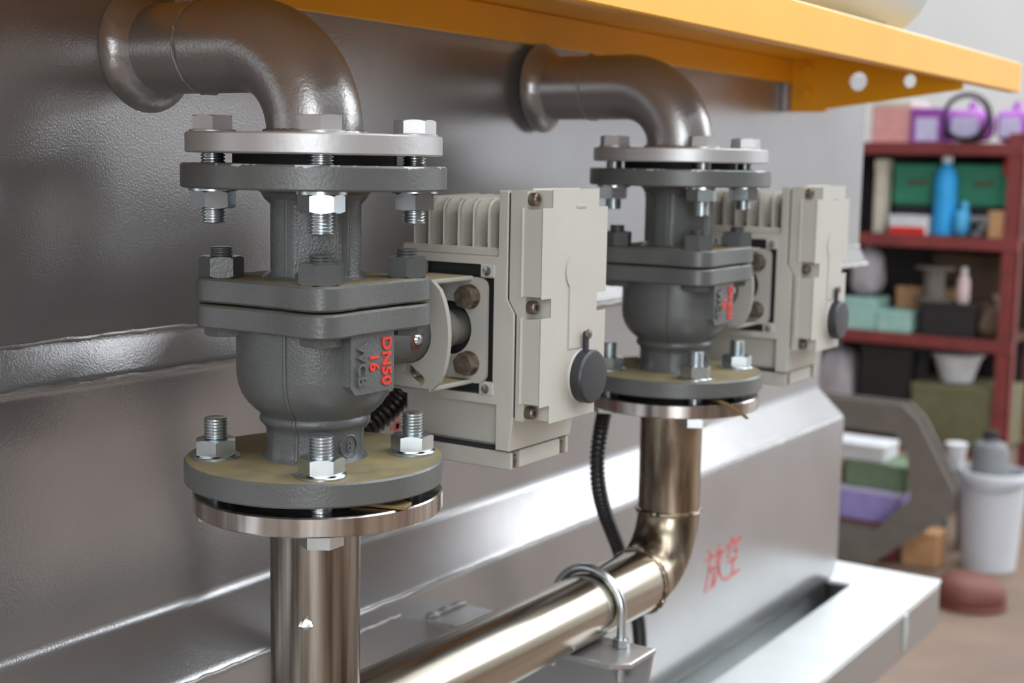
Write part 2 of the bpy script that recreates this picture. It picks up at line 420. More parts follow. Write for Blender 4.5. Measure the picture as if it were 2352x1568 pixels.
# painted lettering on the lower face and behind the near valve
def ribbon(strokes, w=4.6):
    mb = MB()
    for st in strokes:
        for a, b in zip(st[:-1], st[1:]):
            p, q = Vector(a), Vector(b); d = (q - p).normalized(); nn = Vector((-d.y, d.x)) * w / 2; p = p - d * w * .3; q = q + d * w * .3
            mb.prism([tuple(p + nn), tuple(p - nn), tuple(q - nn), tuple(q + nn)][::-1], 0, .5)
    return mb
fang = [[(10, 98), (16, 86)], [(0, 80), (32, 83)], [(14, 82), (12, 50), (2, 8)], [(13, 52), (28, 54), (27, 20), (20, 10)],
        [(44, 98), (36, 66)], [(40, 80), (58, 84)], [(52, 82), (44, 44), (30, 12)], [(38, 62), (48, 34), (62, 14)]]
kong = [[(90, 100), (93, 90)], [(74, 76), (76, 88), (114, 92), (110, 80)], [(86, 78), (78, 58)], [(100, 80), (102, 64), (112, 62)],
        [(80, 46), (110, 50)], [(95, 48), (94, 14)], [(72, 10), (118, 16)]]
def paint_text(name, strokes, x0, z0, sc_x, sc_z, y, w=4.6, shear=0.0):
    mb = ribbon([[(x0 + p[0] * sc_x, z0 + p[1] * sc_z + shear * p[0] * sc_x) for p in st] for st in strokes], w)
    mb2 = MB(); mb2.add(mb.v, mb.f, T(0, y, 0) @ Matrix(((1, 0, 0, 0), (0, 0, -1, 0), (0, 1, 0, 0), (0, 0, 0, 1))))
    return mb2.build(name, 'redthin', tank, flat=True)
o = paint_text('painted_lettering', fang + kong, 886, -536, .88, .58, 137, 4.2); o['label'] = 'red hand-painted Chinese characters'
o = paint_text('painted_lettering', [[(0, 60), (40, 64)], [(18, 80), (14, 30), (0, 8)], [(20, 40), (44, 8)], [(60, 66), (96, 70)], [(78, 84), (76, 6)], [(64, 40), (94, 42)], [(60, 8), (98, 12)]], 266, -256, .6, .5, 180, 5.5); o['label'] = 'red painted marks half hidden behind the valve'
o = paint_text('painted_lettering', [[(0, 70), (30, 72), (4, 8)], [(2, 8), (32, 10)], [(50, 78), (50, 4)], [(38, 52), (48, 40), (36, 12)], [(72, 60), (54, 40), (80, 8)]], 440, -566, .9, .62, 137, 4.6); o['label'] = 'red painted marks below the support arm'

# supporting frame under the tank
fr = thing('base_frame', 'white-silver steel base frame whose flat top flange sticks out under the tank', 'frame', (400, 300, FLOOR))
MB().box(XL, 1485, 8, 116, -647, -640, 1.5).build('top_flange', 'frame', fr)
MB().box(XL, 1480, 8, 15, -716, -647, 1.5).build('web', 'silver2', fr)  # darker paint than the flange, the web's shade put into its colour
MB().box(1376, 1485, 116.5, 960, -647, -640, 1.5).build('end_flange', 'frame', fr)
MB().box(1478, 1485, 15.5, 960, -716, -647, 1.5).build('end_web', 'silver2', fr)  # shaded side painted darker, as on the front web
MB().box(XL, 1475, 15.5, 945, -716, -712).build('light_block_pan', 'frame', fr)  # unseen sheet added to keep light out from under the tank
MB().box(XL, 1470, 190, 945, -711.5, -658.5, 1).build('bearer_plate', 'frame', fr)
mb = MB(); mb.tube([(1300, 6.5, -647), (1302, 6, -668), (1301, 6.5, -690), (1303, 7, -704)], lambda i: (4, 5, 3.5, 2)[i], 8); mb.build('paint_drip', 'frame', fr)
for x in (-700, 300, 1150):
    for y in (200, 820): MB().box(x, x + 80, y, y + 80, FLOOR, -716.5, 4).build('leg', 'frame', fr)

# ================================================================== yellow platform
pl = thing('yellow_platform', 'yellow-painted steel platform with a bright front lip running above both valves', 'platform', (300, 30, 112))
MB().box(XL, 1335, -95, 400, 147, 151).build('deck_plate', 'yellow', pl, flat=True)
MB().box(XL, 1338, -99.5, -95.5, 111.5, 151, 1).build('front_lip', 'yellow', pl)
MB().box(XL, 1338, -95, -84, 111.5, 115.5, .8).build('lip_return', 'yellow', pl)
MB().box(XL, 1108, 143.5, 149, 115.5, 146.5, .8).build('rear_flange', 'yellow', pl)
gl = [(149, 147), (149, 77), (95, 77), (93, 81), (-84, 104), (-84, 147)]
v, f = curve_solid([gl, circle(51, 116, 12.2), circle(-17, 115.5, 8.6)], 6)
MB().add(v, f, T(1113, 0, 0) @ YZ).build('gusset', 'yellow', pl, flat=True)
for y, z in ((118, 131), (119, 100)):
    MB().hexa(15, 0, 8, mtx=T(1110, y, z) @ RY(-pi / 2)).build('gusset_bolt', 'yellow', pl)
MB().box(1096, 1109.5, 141, 149.5, 77, 115, .8).build('wall_cleat', 'silver2', pl)
dr = thing('pale_blue_cylinder', 'pale blue rounded vessel lying on top of the yellow platform', 'vessel', (960, 62, 151))
mb = MB(); R_ = 92
pf = [(0, -300)] + [(R_ * math.sin(a), -300 + 60 - 60 * math.cos(a)) for a in [pi / 2 * i / 8 for i in range(1, 9)]]
pf += [(R_ * math.sin(a), 240 + 40 * math.cos(a)) for a in [pi / 2 * (8 - i) / 8 for i in range(0, 8)]] + [(0, 280)]
mb.lathe(pf, 48, mtx=T(915, 62, 262) @ AX_X); mb.build('shell', 'blue_drum', dr)
for x in (740, 1060): MB().box(x, x + 30, 10, 114, 151, 200, 2).build('saddle', 'grey_surface', dr)

# ================================================================== elbow pipes with top flange
B4 = [math.radians(a) for a in (225, 315, 45, 135)]      # near camera, right, rear, left
POS = ['closest to the camera', 'on the right side', 'at the back', 'on the left side']
DX = (489.4, -7.5, 0)
def ring_bead(r, w, n=72, wob=.6, mtx=None):
    rr = [r + random.uniform(-wob, wob) for _ in range(n)]; ww = [w * random.uniform(.8, 1.15) for _ in range(n)]; vs = []; fs = []
    for i in range(n):
        t = 2 * pi * i / n
        for q in range(8):
            a = 2 * pi * q / 8; x = rr[i] + ww[i] * math.cos(a); vs.append((x * math.cos(t), x * math.sin(t), ww[i] * math.sin(a)))
    for i in range(n):
        for q in range(8): j = (i + 1) % n; p = (q + 1) % 8; fs.append((i * 8 + q, j * 8 + q, j * 8 + p, i * 8 + p))
    return MB().add(vs, fs, mtx)
ZA, RB, RP = 75.0, 57.0, 30.0
el = thing('elbow_pipe', 'silver-painted pipe elbow with round flange above the near valve', 'pipe', (0, 0, 6.2), 'painted pipe elbows coming out of the tank')
path = [(0, 149.6 - i * 18.5, ZA) for i in range(0, 6)] + [(0, RB - RB * math.sin(a), ZA - RB + RB * math.cos(a)) for a in [pi / 2 * i / 20 for i in range(0, 21)]] + [(0, 0, 10)]
MB().tube(path, RP, 56).build('pipe', 'silver2', el, ang=60)
ring_bead(RP + .2, 1.3, mtx=T(0, 94, ZA) @ AX_Y).build('weld_seam', 'silver2', el)
cl = [(RP - .5, -15), (RP + .6, -12.5), (RP + 2.0, -9), (RP + 4.2, -5.5), (RP + 7.2, -2.6), (RP + 10.5, -.8), (RP + 12.5, -.1), (RP - 1, 0)]
MB().lathe(cl, 72, rad=lambda t, r, z: r + (.35 * math.sin(t * 11 + z * .6) + .3 * math.sin(t * 23 - z * .4) if RP + 1 < r < RP + 11 else 0), mtx=T(0, 149.8, ZA) @ AX_Y, caps=False).build('weld_collar', 'silver2', el, ang=70)
MB().lathe([(20, 6.2), (78.5, 6.2), (79.5, 7.2), (79.5, 17.6), (78.5, 18.6), (20, 18.6)], 96).build('flange', 'silver2_lit', el)  # lighter copy of the pipe paint, caught light put into its colour
ring_bead(RP + 1.2, 2.2, mtx=T(0, 0, 19.2)).build('weld_fillet', 'silver2', el)
dup(el, DX, 'silver-painted pipe elbow with round flange above the far valve')
# gaskets
g = tag(MB().lathe([(22, .2), (51, .2), (51, 6.0), (22, 6.0)], 64).build('gasket', 'gasket', origin=(0, 0, .2)), 'black gasket squeezed between the top flanges of the near valve', 'gasket', 'flange gaskets')
dup(g, DX, 'black gasket squeezed between the top flanges of the far valve')
g2 = thing('gasket', 'thin tan gasket with a tab poking out between the lower flanges of the near valve', 'gasket', (0, 0, -205.8), 'flange gaskets')
MB().lathe([(22, -205.8), (52, -205.8), (52, -200.2), (22, -200.2)], 48).build('disc', 'gasket', g2)
MB().prism([(-24, -50), (-14, -84), (-2, -80), (6, -50)], -205.6, -203.4, .3).build('tab', 'tan', g2)
g3 = thing('gasket', 'thin tan gasket with a bent tab below the far valve\'s lower flange', 'gasket', (DX[0], DX[1], -205.8), 'flange gaskets')
MB().lathe([(22, -205.8), (52, -205.8), (52, -200.2), (22, -200.2)], 48, (DX[0], DX[1], 0)).build('disc', 'gasket', g3)
mb = MB(); mb.tube([(DX[0] - 28 - 10 * i, DX[1] - 50 - 14 * i, -203.5 - (0, 0, .5, 2.5, 6)[i]) for i in range(5)], lambda i: (2, 2, 2, 1.9, 1.6)[i], 4); mb.build('tab', 'tan', g3)

# ================================================================== ball valve
va = thing('ball_valve', 'grey cast steel flanged ball valve nearest the camera, in sharp focus', 'valve', (0, 0, -200), 'flanged ball valves')
def hole_free_flange(z0, z1, R): return MB().lathe([(15, z0), (R - 1.2, z0), (R, z0 + 1.2), (R, z1 - 1.2), (R - 1.2, z1), (15, z1)], 112)
hole_free_flange(-15, 0, 82.5).build('top_flange', 'chip', va)
hole_free_flange(-200, -185, 82.5).build('bottom_flange', 'valve', va)
def flatten(t, r, z):
    q = ((t + pi / 4) % (pi / 2)) - pi / 4        # angle from nearest axis
    return r
def neck_rad(t, r, z):
    d = min(abs(((t - b + pi) % (2 * pi)) - pi) for b in B4)
    return min(r, 27.6 / math.cos(d)) if (r < 31.6 and d < .6) else r
fl = [(40, -14.5), (36.5, -15.6), (33.5, -18), (31.6, -21.5), (31.3, -25), (31.3, -66), (31.9, -68.6), (33.5, -70.5)]
uneck = MB().lathe(fl, 144, rad=neck_rad, caps=False).build('upper_neck', 'valve2', va, ang=20)
def lobed(a, r, inset=1.6):
    """square with rounded lobes at the four corners"""
    c = a - r; o = []
    for k in range(4):
        a0 = k * pi / 2; cx, cy = (c, c)
        pts = [(a - inset, c - r * 1.25)] + [(a - .2, c - r * .75)] + circle(c, c, r, 9, 0, pi / 2) + [(c - r * .75, a - .2), (c - r * 1.25, a - inset)]
        for x, y in pts: o.append((x * math.cos(a0) - y * math.sin(a0), x * math.sin(a0) + y * math.cos(a0)))
    return o
MB().prism(lobed(56.5, 15.5), -85.2, -70.3, 1.3).build('bonnet_plate', 'valve', va, ang=30)
MB().prism(lobed(56.5, 15.5), -101.4, -86.8, 1.3).build('body_plate', 'valve', va, ang=30)
MB().lathe([(49, -87.5), (49, -84.5)], 48).build('body_gasket', 'gasket', va)
bw = [(49.5, -100.5), (49.6, -118), (49.4, -130), (48.6, -137), (46.5, -143), (43, -148.5), (38.5, -153), (35.2, -155.6), (34.2, -157), (35.2, -158.8), (35.2, -161), (33.4, -163), (31.4, -165), (31.0, -168), (31.0, -179), (31.8, -183), (34, -185.6)]
bowl = MB().lathe(bw, 96, caps=False).build('bowl', 'valve2', va, ang=60)
for az in (200, 293):
    a = math.radians(az); MB().tube([((r + .1) * math.cos(a), (r + .1) * math.sin(a), z) for r, z in bw[:-1]], 1.3, 8).build('casting_seam', 'valve2', bowl, ang=60)
for az in (187, 262.5):
    a = math.radians(az); MB().tube([(30.8 * math.cos(a), 30.8 * math.sin(a), z) for z in range(-69, -18, 5)], 1.1, 8).build('casting_seam', 'valve2', uneck, ang=60)
# name pad with raised lettering, facing out from the tank
PADY = -50.6
npad = MB().prism([(-24, -133), (-20, -137.5), (15.5, -137.5), (15.5, -101.5), (-24, -101.5)][::-1], PADY, -30, 1.0, mtx=XZ).build('name_pad', 'valve2', va)
def letters(txt, x, z, size, mt, depth=1.4, bold=.02):
    v, f = text_solid(txt, size, depth, bold)
    # reading top to bottom: text x axis -> -z, text y axis -> +x, facing -y
    mm = T(x, PADY - .3, z) @ Matrix(((0, 1, 0, 0), (0, 0, -1, 0), (-1, 0, 0, 0), (0, 0, 0, 1)))
    return MB().add(v, f, mm).build('raised_lettering', mt, npad, flat=True)
letters('DN50', 8.2, -119.8, 12.2, 'red', bold=.25)['label'] = 'red raised DN50'
letters('16', -4.0, -119.5, 11.6, 'red', bold=.25)['label'] = 'red raised 16'
letters('WCB', -16.2, -120, 11.4, 'valve2', depth=3.0, bold=.3)['label'] = 'unpainted raised WCB'
# round foundry mark on lower neck
az = math.radians(264); mm = T(31 * math.cos(az), 31 * math.sin(az), -175) @ RZ(az) @ RY(pi / 2)
mk = ring_bead(7.0, .9, 36, .1, mm); v, f = text_solid('8', 10, 1.6, .2)
mk.add(v, f, mm @ RZ(pi / 2)); mk.build('foundry_mark', 'valve2', bowl)
# stem housing
sth = MB().lathe([(25, 34), (24, 46), (21.5, 51), (20.2, 56), (20, 97), (18.5, 100.5), (12, 101)], 48, mtx=T(0, 0, -115.5) @ AX_X).build('stem_housing', 'valve2', va, ang=40)
MB().lathe([(15, 96), (15, 136), (13.5, 138), (13.5, 152)], 32, mtx=T(0, 0, -115.5) @ AX_X).build('stem', 'stemgrey', va)
pin = MB(); pin.lathe([(4.2, 0), (4.2, 1.6), (3.0, 3.2), (0, 3.8)], 20, mtx=T(80, -19.4, -116) @ RX(pi / 2)); pin.build('stem_pin', 'zinc', sth)
st = MB(); st.lathe([(7.2, -3.5), (7.2, .4), (4, .9)], 24, mtx=T(80, -19.6, -116) @ RX(pi / 2)); st.build('rust_ring', 'rust', sth)
# painted studs and nuts of the square plates
for i, a in enumerate(B4):
    x, y = 58 * math.cos(a), 58 * math.sin(a)
    n = MB().hexa(24, -70.3, -57.2, rot=(.49, .66, .3, .28)[i], c=(x, y)); nu = n.build('nut', 'paintnut', va)
    MB().thread(7.0, -60, (-52.4, -52, -53, -51.5)[i], c=(x, y)).build('stud', 'paintnut', nu)
    MB().hexa(22, -107, -101.4, rot=.4, c=(x * .97, y * .97)).build('bolt_head', 'paintnut', va)
va2 = dup(va, DX, 'grey cast steel flanged ball valve further from the camera, slightly blurred')

# ================================================================== flange bolts
def top_bolt(i, k):
    a = B4[i]; x, y = 62.5 * math.cos(a), 62.5 * math.sin(a)
    r = thing('flange_bolt', f'hex bolt hanging through the top flanges of the {k} valve, {POS[i]}', 'bolt', (x, y, -15), 'hex bolts of the flanges')
    rot = (.70, .10, .2, .80)[i]
    MB().hexa(23.5, 20.4, 29, rot=rot, both=False, c=(x, y)).build('head', 'silver2_lit', r)
    MB().lathe([(8, 18.6), (14.4, 18.6), (14.4, 20.0), (13.8, 20.4), (8, 20.4)], 40, (x, y, 0)).build('washer', 'silver2_lit', r)
    MB().thread(7.5, (-40.5, -36.5, -38, -37)[i], 20, 2.0, c=(x, y)).build('threaded_shank', 'zinc', r)
    MB().lathe([(8, -17), (15, -17), (15, -15.1), (8, -15.1)], 40, (x, y, 0)).build('washer', 'zinc', r)
    MB().hexa(24, -27.6, -17, rot=(.21, .71, .3, .42)[i], c=(x, y)).build('nut', 'zinc', r)
    return r
def low_bolt(i, k):
    a = B4[i]; x, y = 62.5 * math.cos(a), 62.5 * math.sin(a)
    r = thing('flange_bolt', f'hex bolt standing up through the bottom flanges of the {k} valve, {POS[i]}', 'bolt', (x, y, -185), 'hex bolts of the flanges')
    MB().hexa(23.5, (-227, -225, -225, -224.4)[i], -218.6, rot=(.05, .3, .2, .9)[i], both=False, c=(x, y)).build('head', 'zinc', r)
    MB().thread(7.4, -218, (-159.3, -158, -160, -159)[i], 2.0, c=(x, y)).build('threaded_shank', 'zinc', r)
    MB().lathe([(8, -184.9), (15.6, -184.9), (15.6, -183.6), (15, -183), (8, -183)], 40, (x, y, 0)).build('washer', 'zinc', r)
    MB().hexa(24, -183, -172.6, rot=(.21, .08, .2, .80)[i], c=(x, y)).build('nut', 'zinc', r)
    return r
for i in range(4):
    t_ = top_bolt(i, 'near'); dup(t_, DX, f'hex bolt hanging through the top flanges of the far valve, {POS[i]}')
    t_ = low_bolt(i, 'near'); dup(t_, DX, f'hex bolt standing up through the bottom flanges of the far valve, {POS[i]}')

# ================================================================== mounting bracket between valve and actuator
ZS = -115.5
br = thing('mounting_bracket', 'pale U-shaped sheet bracket joining the near valve stem to its actuator', 'bracket', (120, 0, -155), 'actuator mounting brackets')
def arcside(sgn):
    n = 13; o = []
    for i in range(n):
        t = -1 + 2 * i / (n - 1); z = ZS + 38.5 * t; y = 20 + 15 * (1 - t * t) ** .62; o.append((sgn * y, z))
    return o
outline = arcside(1) + arcside(-1)[::-1]
def slot(a0, a1, r0, r1):
    n = 8; A = [a0 + (a1 - a0) * i / (n - 1) for i in range(n)]
    return [(r0 * math.cos(a), ZS + r0 * math.sin(a)) for a in A] + [(r1 * math.cos(a), ZS + r1 * math.sin(a)) for a in A[::-1]]
def capsule(p, q, r):
    a = math.atan2(q[1] - p[1], q[0] - p[0])
    return circle(q[0], q[1], r, 8, a - pi / 2, a + pi / 2) + circle(p[0], p[1], r, 8, a + pi / 2, a + 1.5 * pi)
slots = [capsule((0, -140), (-11, -147), 4.2), capsule((0, -91), (11, -84), 4.2)]
v, f = curve_solid([outline, circle(0, -115.5, 20.6)] + slots, 4)
MB().add(v, f, T(97, 0, 0) @ YZ).build('valve_plate', 'beiged', br, flat=True)
MB().box(95, 146, -20, 20, -80.5, -77, 1).build('arm', 'beiged', br)
MB().box(95, 146, -20, 20, -155, -151.5, 1).build('arm', 'beiged', br)
v, f = curve_solid([rrect(-32, 32, -154, -78, 7), circle(0, -115.5, 19.5)], 3.5)
MB().add(v, f, T(146, 0, 0) @ YZ).build('actuator_plate', 'beiged', br, flat=True)
for y, z in ((-18, -92), (-18, -140), (18, -92), (18, -140)):
    b_ = MB().hexa(14.5, 0, 9, rot=.3, mtx=T(144, y, z) @ RY(-pi / 2)); b_.lathe([(4, 0), (9, 0), (9, 1.4), (4, 1.4)], 24, mtx=T(144.3, y, z) @ RY(-pi / 2)); b_.build('bolt', 'rustbolt', br)
dup(br, DX, 'pale U-shaped sheet bracket joining the far valve stem to its actuator')

# ================================================================== electric actuator
ac = thing('electric_actuator', 'beige electric actuator box with cooling fins and black cap beside the near valve', 'actuator', (190, 0, -214), 'electric valve actuators')
# lower housing, upper finned block, collar
MB().box(157, 231, -47, 50, -201, -58, 2.5).build('housing', 'beige', ac)
fblk = MB().box(164, 231, -40, 46, -58, -23, 4).build('finned_block', 'beige', ac)
for i in range(6):
    y = -30 + i * 13.2
    prof_f = [(166, -57), (151, -57), (151, -33)] + [(151 + 10 - 10 * math.cos(a), -33 + 10 * math.sin(a)) for a in [pi / 2 * q / 6 for q in range(1, 7)]] + [(229, -21.5), (229, -24), (166, -26)]
    MB().prism(prof_f[::-1] if False else prof_f, -1.6, 1.6, .7, mtx=T(0, y, 0) @ XZ).build('cooling_fin', 'beige', fblk)
MB().box(149.5, 231, -47, 48, -63.5, -56.5, 1.5).build('fin_ledge', 'beige', ac)
jog = [(-40, -16), (-48, -16), (-48, -92), (-54.5, -102), (-54.5, -178), (-51.5, -201), (-40, -201)]
MB().prism([(a, b) for a, b in jog], 146.6, 231.5, .6, mtx=YZ).build('collar', 'beige', ac)
# bottom cap
bcap_o = [(151, 48), (151, -50.5), (154, -50.5), (154, -43.5), (163, -43.5), (163, -50.5), (218, -50.5), (218, -43.5), (227, -43.5), (227, -50.5), (230, -50.5), (230, 48)]
bcap = MB().prism(bcap_o, -216, -202.4, 1.2).build('bottom_cap', 'beige', ac)
MB().box(151.5, 229.5, -49.5, 47.5, -202.6, -200.8).build('cap_seal', 'dark', ac, flat=True)
for x in (158.5, 222.5): MB().lathe([(3.6, -214.5), (3.6, -206), (0, -205.5)], 16, (x, -46.8, 0)).build('screw', 'rustbolt', bcap)
# cover: base layer and notched raised layer
MB().prism([(-63, -16), (-63, -177.5), (-56.6, -177.5), (-56.6, -102.6), (-50.1, -92.6), (-50.1, -16)][::-1], 147.2, 233, .4, mtx=YZ).build('cover_base', 'beige', ac)
X0, X1, Z0, Z1 = 146.5, 233.5, -178, -15.5
w_, h_ = 13, 13
zm = -97
ol = [(X0 + w_, Z0), (X1 - w_, Z0), (X1 - w_, Z0 + h_), (X1, Z0 + h_), (X1, zm - 8), (X1 - w_, zm - 8), (X1 - w_, zm + 8), (X1, zm + 8), (X1, Z1 - h_), (X1 - w_, Z1 - h_), (X1 - w_, Z1),
      (X0 + w_, Z1), (X0 + w_, Z1 - h_), (X0, Z1 - h_), (X0, zm + 8), (X0 + w_, zm + 8), (X0 + w_, zm - 8), (X0, zm - 8), (X0, Z0 + h_), (X0 + w_, Z0 + h_)]
cover = MB().prism(ol[::-1], -77.5, -60.5, 1.3, mtx=XZ).build('cover', 'beige', ac, ang=30)
MB().prism([(-57, -17.5), (-57, -176), (-53.8, -176), (-53.8, -102.2), (-47.3, -92.2), (-47.3, -17.5)][::-1], 148.0, 231.2, 0, mtx=YZ).build('cover_seal', 'dark', ac, flat=True)
for x in (X0 + 6, X1 - 6):
    for z in (Z1 - 6, zm, Z0 + 6):
        s_ = MB().lathe([(4.6, 0), (4.6, 6.5), (3.9, 7.4), (2, 7.4), (2, 4.5)], 20, mtx=T(x, -62, z) @ RX(pi / 2)); s_.build('cover_screw', 'rustbolt', cover)
MB().prism((circle(190, -73, 12.5, 17, -.95, pi + .95) + [(182.7, -128), (197.3, -128)])[::-1], -78.3, -77.2, .5, mtx=XZ).build('raised_panel', 'beige', cover, ang=20)
MB().box(190, 203, -78.0, -77.2, -28, -25.5, .3).build('moulded_mark', 'beiged', cover)
MB().lathe([(20.6, 0), (20.6, 1.0), (20, 1.6)], 48, mtx=T(203, -77.2, -150) @ RX(pi / 2)).build('cap_seat', 'beige', cover)
cp = MB().lathe([(19.2, 0), (19.6, 1), (19.6, 7.5), (18.4, 9.2), (15, 9.6), (0, 9.6)], 48, mtx=T(203, -78.6, -150) @ RX(pi / 2)).build('rubber_cap', 'cap', ac)
tb = MB().box(200.5, 205.5, -82, -78.4, -133, -117, 1); tb.build('cap_strap', 'cap', cp)
MB().lathe([(3.6, 0), (3.4, 1.6), (0, 2.6)], 18, mtx=T(203, -81.8, -119) @ RX(pi / 2)).build('strap_screw', 'rustbolt', cp)
# mounting pad: frame, recess shade painted as a near-black plate
v, f = curve_solid([rrect(-46, 46, -168, -62.5, 4), rrect(-37, 37, -162, -68.5, 2)], 8)
pfr = MB().add(v, f, T(150.5, 0, 0) @ YZ).build('pad_frame', 'beige', ac, flat=True)
MB().box(152.5, 156.9, -37, 37, -162, -68.5).build('pad_recess_shade', 'dark', pfr, flat=True)
for y in (-31.5, 31.5):
    for z in (-73, -157.5):
        MB().box(145.8, 152, y - 6.5, y + 6.5, z - 5, z + 5, 1).build('pad_corner', 'beige', pfr)
        MB().lathe([(3.4, 0), (3.4, 1.2), (0, 2)], 18, mtx=T(146, y, z) @ RY(-pi / 2)).build('pad_screw', 'zinc', pfr)
ac2 = dup(ac, DX, 'beige electric actuator box with cooling fins and black cap beside the far valve')

# ================================================================== stainless drain pipework
dp = thing('stainless_pipework', 'stainless steel drain pipework with two risers below the valves joined by a header pipe', 'pipe', (200, 0, -405))
FX, FY = 1.7, -1.5
for k, (x, y) in enumerate(((FX, FY), (489.4, -7.5))):
    MB().lathe([(24, -218.4), (78.8, -218.4), (79.8, -217.4), (79.8, -207), (78.8, -206), (24, -206)], 112, (x, y, 0)).build('flange', 'ss', dp)
ZH, RE, RS = -376.0, 57.0, 29.0
MB().lathe([(RS, -440), (RS, -218)], 64, (0, 0, 0)).build('riser', 'sspipe', dp, ang=60)
MB().lathe([(RS, -319), (RS, -218)], 64, (DX[0], DX[1], 0)).build('riser', 'ssheat', dp, ang=60)
pth = [(DX[0] - RE + RE * math.cos(a), DX[1], -319 - RE * math.sin(a)) for a in [pi / 2 * i / 16 for i in range(17)]]
MB().tube(pth, RS + .3, 56).build('elbow', 'ssheat', dp, ang=60)
MB().tube([(DX[0] - RE, DX[1], ZH), (200, -4, ZH), (0, 0, ZH)], RS, 56).build('header', 'sshead', dp, ang=60)
ring_bead(RS + .5, 2.3, 80, .6, T(DX[0], DX[1], -319)).build('weld_seam', 'ssheat', dp)
ring_bead(RS + .5, 2.3, 80, .6, T(DX[0] - RE, DX[1], ZH) @ AX_X).build('weld_seam', 'ssheat', dp)
MB().lathe([(2.2, 0), (4, 2), (3, 5), (1.2, 7.5), (0, 8.5)], 10, (0, 0, 0), lambda t, r, z: r * (1 + .3 * math.sin(3 * t)), T(-25.0, -14.6, -291)).build('weld_spatter', 'ss', dp)
# support arm and U-bolt
sa = thing('support_arm', 'grey-painted angle iron arm carrying the stainless header pipe', 'bracket', (328, 137, -456))
arm_pl = [(302, 137), (302, -52), (314, -66), (358, -66), (358, 137)]
MB().prism(arm_pl, -411, -405.6, 1).build('top_leg', 'silver2', sa, ang=30)
MB().prism([(137, -411.2), (-65, -411.2), (-54, -482), (137, -482)], 352.5, 358, .8, mtx=YZ).build('side_leg', 'silver2', sa, ang=30)
b1 = bead(303, 358, 136.2, -404.4, 2.8, 5); b1.build('weld_bead', 'silver2', sa)
mb = MB(); mb.tube([(359.2, 136.5, -404 - i * 7) for i in range(10)], lambda i: 2.2 + .5 * math.sin(i * 2.1), 8); mb.build('weld_bead', 'silver2', sa)
ub = thing('u_bolt', 'zinc U-bolt clamping the stainless header pipe onto the support arm', 'clamp', (344, -5.5, -440))
UX, UY = 344, -6.2; ru = RS + 4.6
pts = [(UX, UY + ru, -436)] + [(UX, UY + ru, ZH - i * 10) for i in (4, 2)] + [(UX, UY + ru * math.cos(a), ZH + ru * math.sin(a)) for a in [pi * i / 24 for i in range(25)]] + [(UX, UY - ru, ZH - i * 10) for i in (2, 4)] + [(UX, UY - ru, -436)]
MB().tube(pts, 4.0, 16).build('rod', 'zinc', ub, ang=60)
for s_ in (-1, 1):
    MB().hexa(13, -405.4, -398.5, rot=.2, c=(UX, UY + s_ * ru)).build('nut', 'zinc', ub)
    MB().hexa(13, -419, -411.2, rot=.5, c=(UX, UY + s_ * ru)).build('nut', 'zinc', ub)

# ================================================================== cable conduits
def conduit(name, label, pts, r):
    P = bez(pts, 14); L_ = [0]
    for a, b in zip(P[:-1], P[1:]): L_.append(L_[-1] + (b - a).length)
    out = []; n = int(L_[-1] / 1.25); j = 0
    for i in range(n + 1):
        d = L_[-1] * i / n
        while j < len(L_) - 2 and L_[j + 1] < d: j += 1
        t = (d - L_[j]) / max(1e-6, L_[j + 1] - L_[j]); out.append(P[j].lerp(P[j + 1], t))
    rt_ = thing(name, label, 'conduit', pts[-1], 'black corrugated cable conduits')
    MB().tube(out, lambda i: r if i % 4 < 2 else r * .82, 14).build('corrugated_tube', 'conduit', rt_, ang=70)
    g_ = pts[0]; d_ = (Vector(pts[1]) - Vector(pts[0])).normalized()
    q = d_.to_track_quat('Z', 'Y').to_matrix().to_4x4()
    MB().hexa(26, -14, 4, mtx=T(*g_) @ q).build('gland_nut', 'conduit', rt_)
    return rt_
conduit('cable_conduit', 'short thick black conduit dropping from the back of the near actuator', [(196, 62, -160), (182, 72, -178), (163, 76, -192), (138, 88, -212), (128, 104, -250), (132, 116, -310), (134, 118, -420), (134, 118, -560)], 9.2)
conduit('cable_conduit', 'long black corrugated conduit curving down behind the stainless elbow', [(685, 56, -160), (668, 64, -180), (640, 68, -200), (576, 76, -214), (520, 76, -226), (480, 64, -256), (470, 60, -290), (483, 60, -327), (516, 60, -375), (545, 60, -425), (566, 60, -475), (574, 62, -540), (575, 62, -620)], 7.6)

# ================================================================== background, far end of the hall
KB = 1.7; CX, CY, CZ = -651.62, -581.34, 3.82
def bk(x, y, z): return (CX + KB * (x - CX), CY + KB * (y - CY), CZ + KB * (z - CZ))
SHX = bk(2250, 0, 0)[0]
def by(y): return CY + KB * (y - CY)
def bz(z): return CZ + KB * (z - CZ)
sh = thing('storage_rack', 'red-brown steel storage rack crowded with parts by the far wall', 'rack', (SHX + 200, by(300), FLOOR))
YR, YL = by(104), by(640)
for x in (SHX, SHX + 420):
    for y in (YR, YL - 55): 
        MB().box(x, x + 6, y, y + 55, FLOOR, bz(80), .8).box(x, x + 50, y, y + 6, FLOOR, bz(80), .8).build('post', 'shelf', sh)
levels = [(bz(35), bz(60)), (bz(-160), bz(-134)), (bz(-372), bz(-346)), (bz(-600), bz(-580))]
for i, (a, b) in enumerate(levels):
    MB().box(SHX - 4, SHX + 2, YR, YL, a, b, 1).build('beam', 'shelf', sh)
    MB().box(SHX + 420, SHX + 426, YR, YL, a, b, 1).build('beam', 'shelf', sh)
    MB().box(SHX + 2.5, SHX + 419, YR + 8, YL - 8, b - 8, b - 2, 1).build('shelf_board', 'brown_surface' if i else 'shelf', sh)
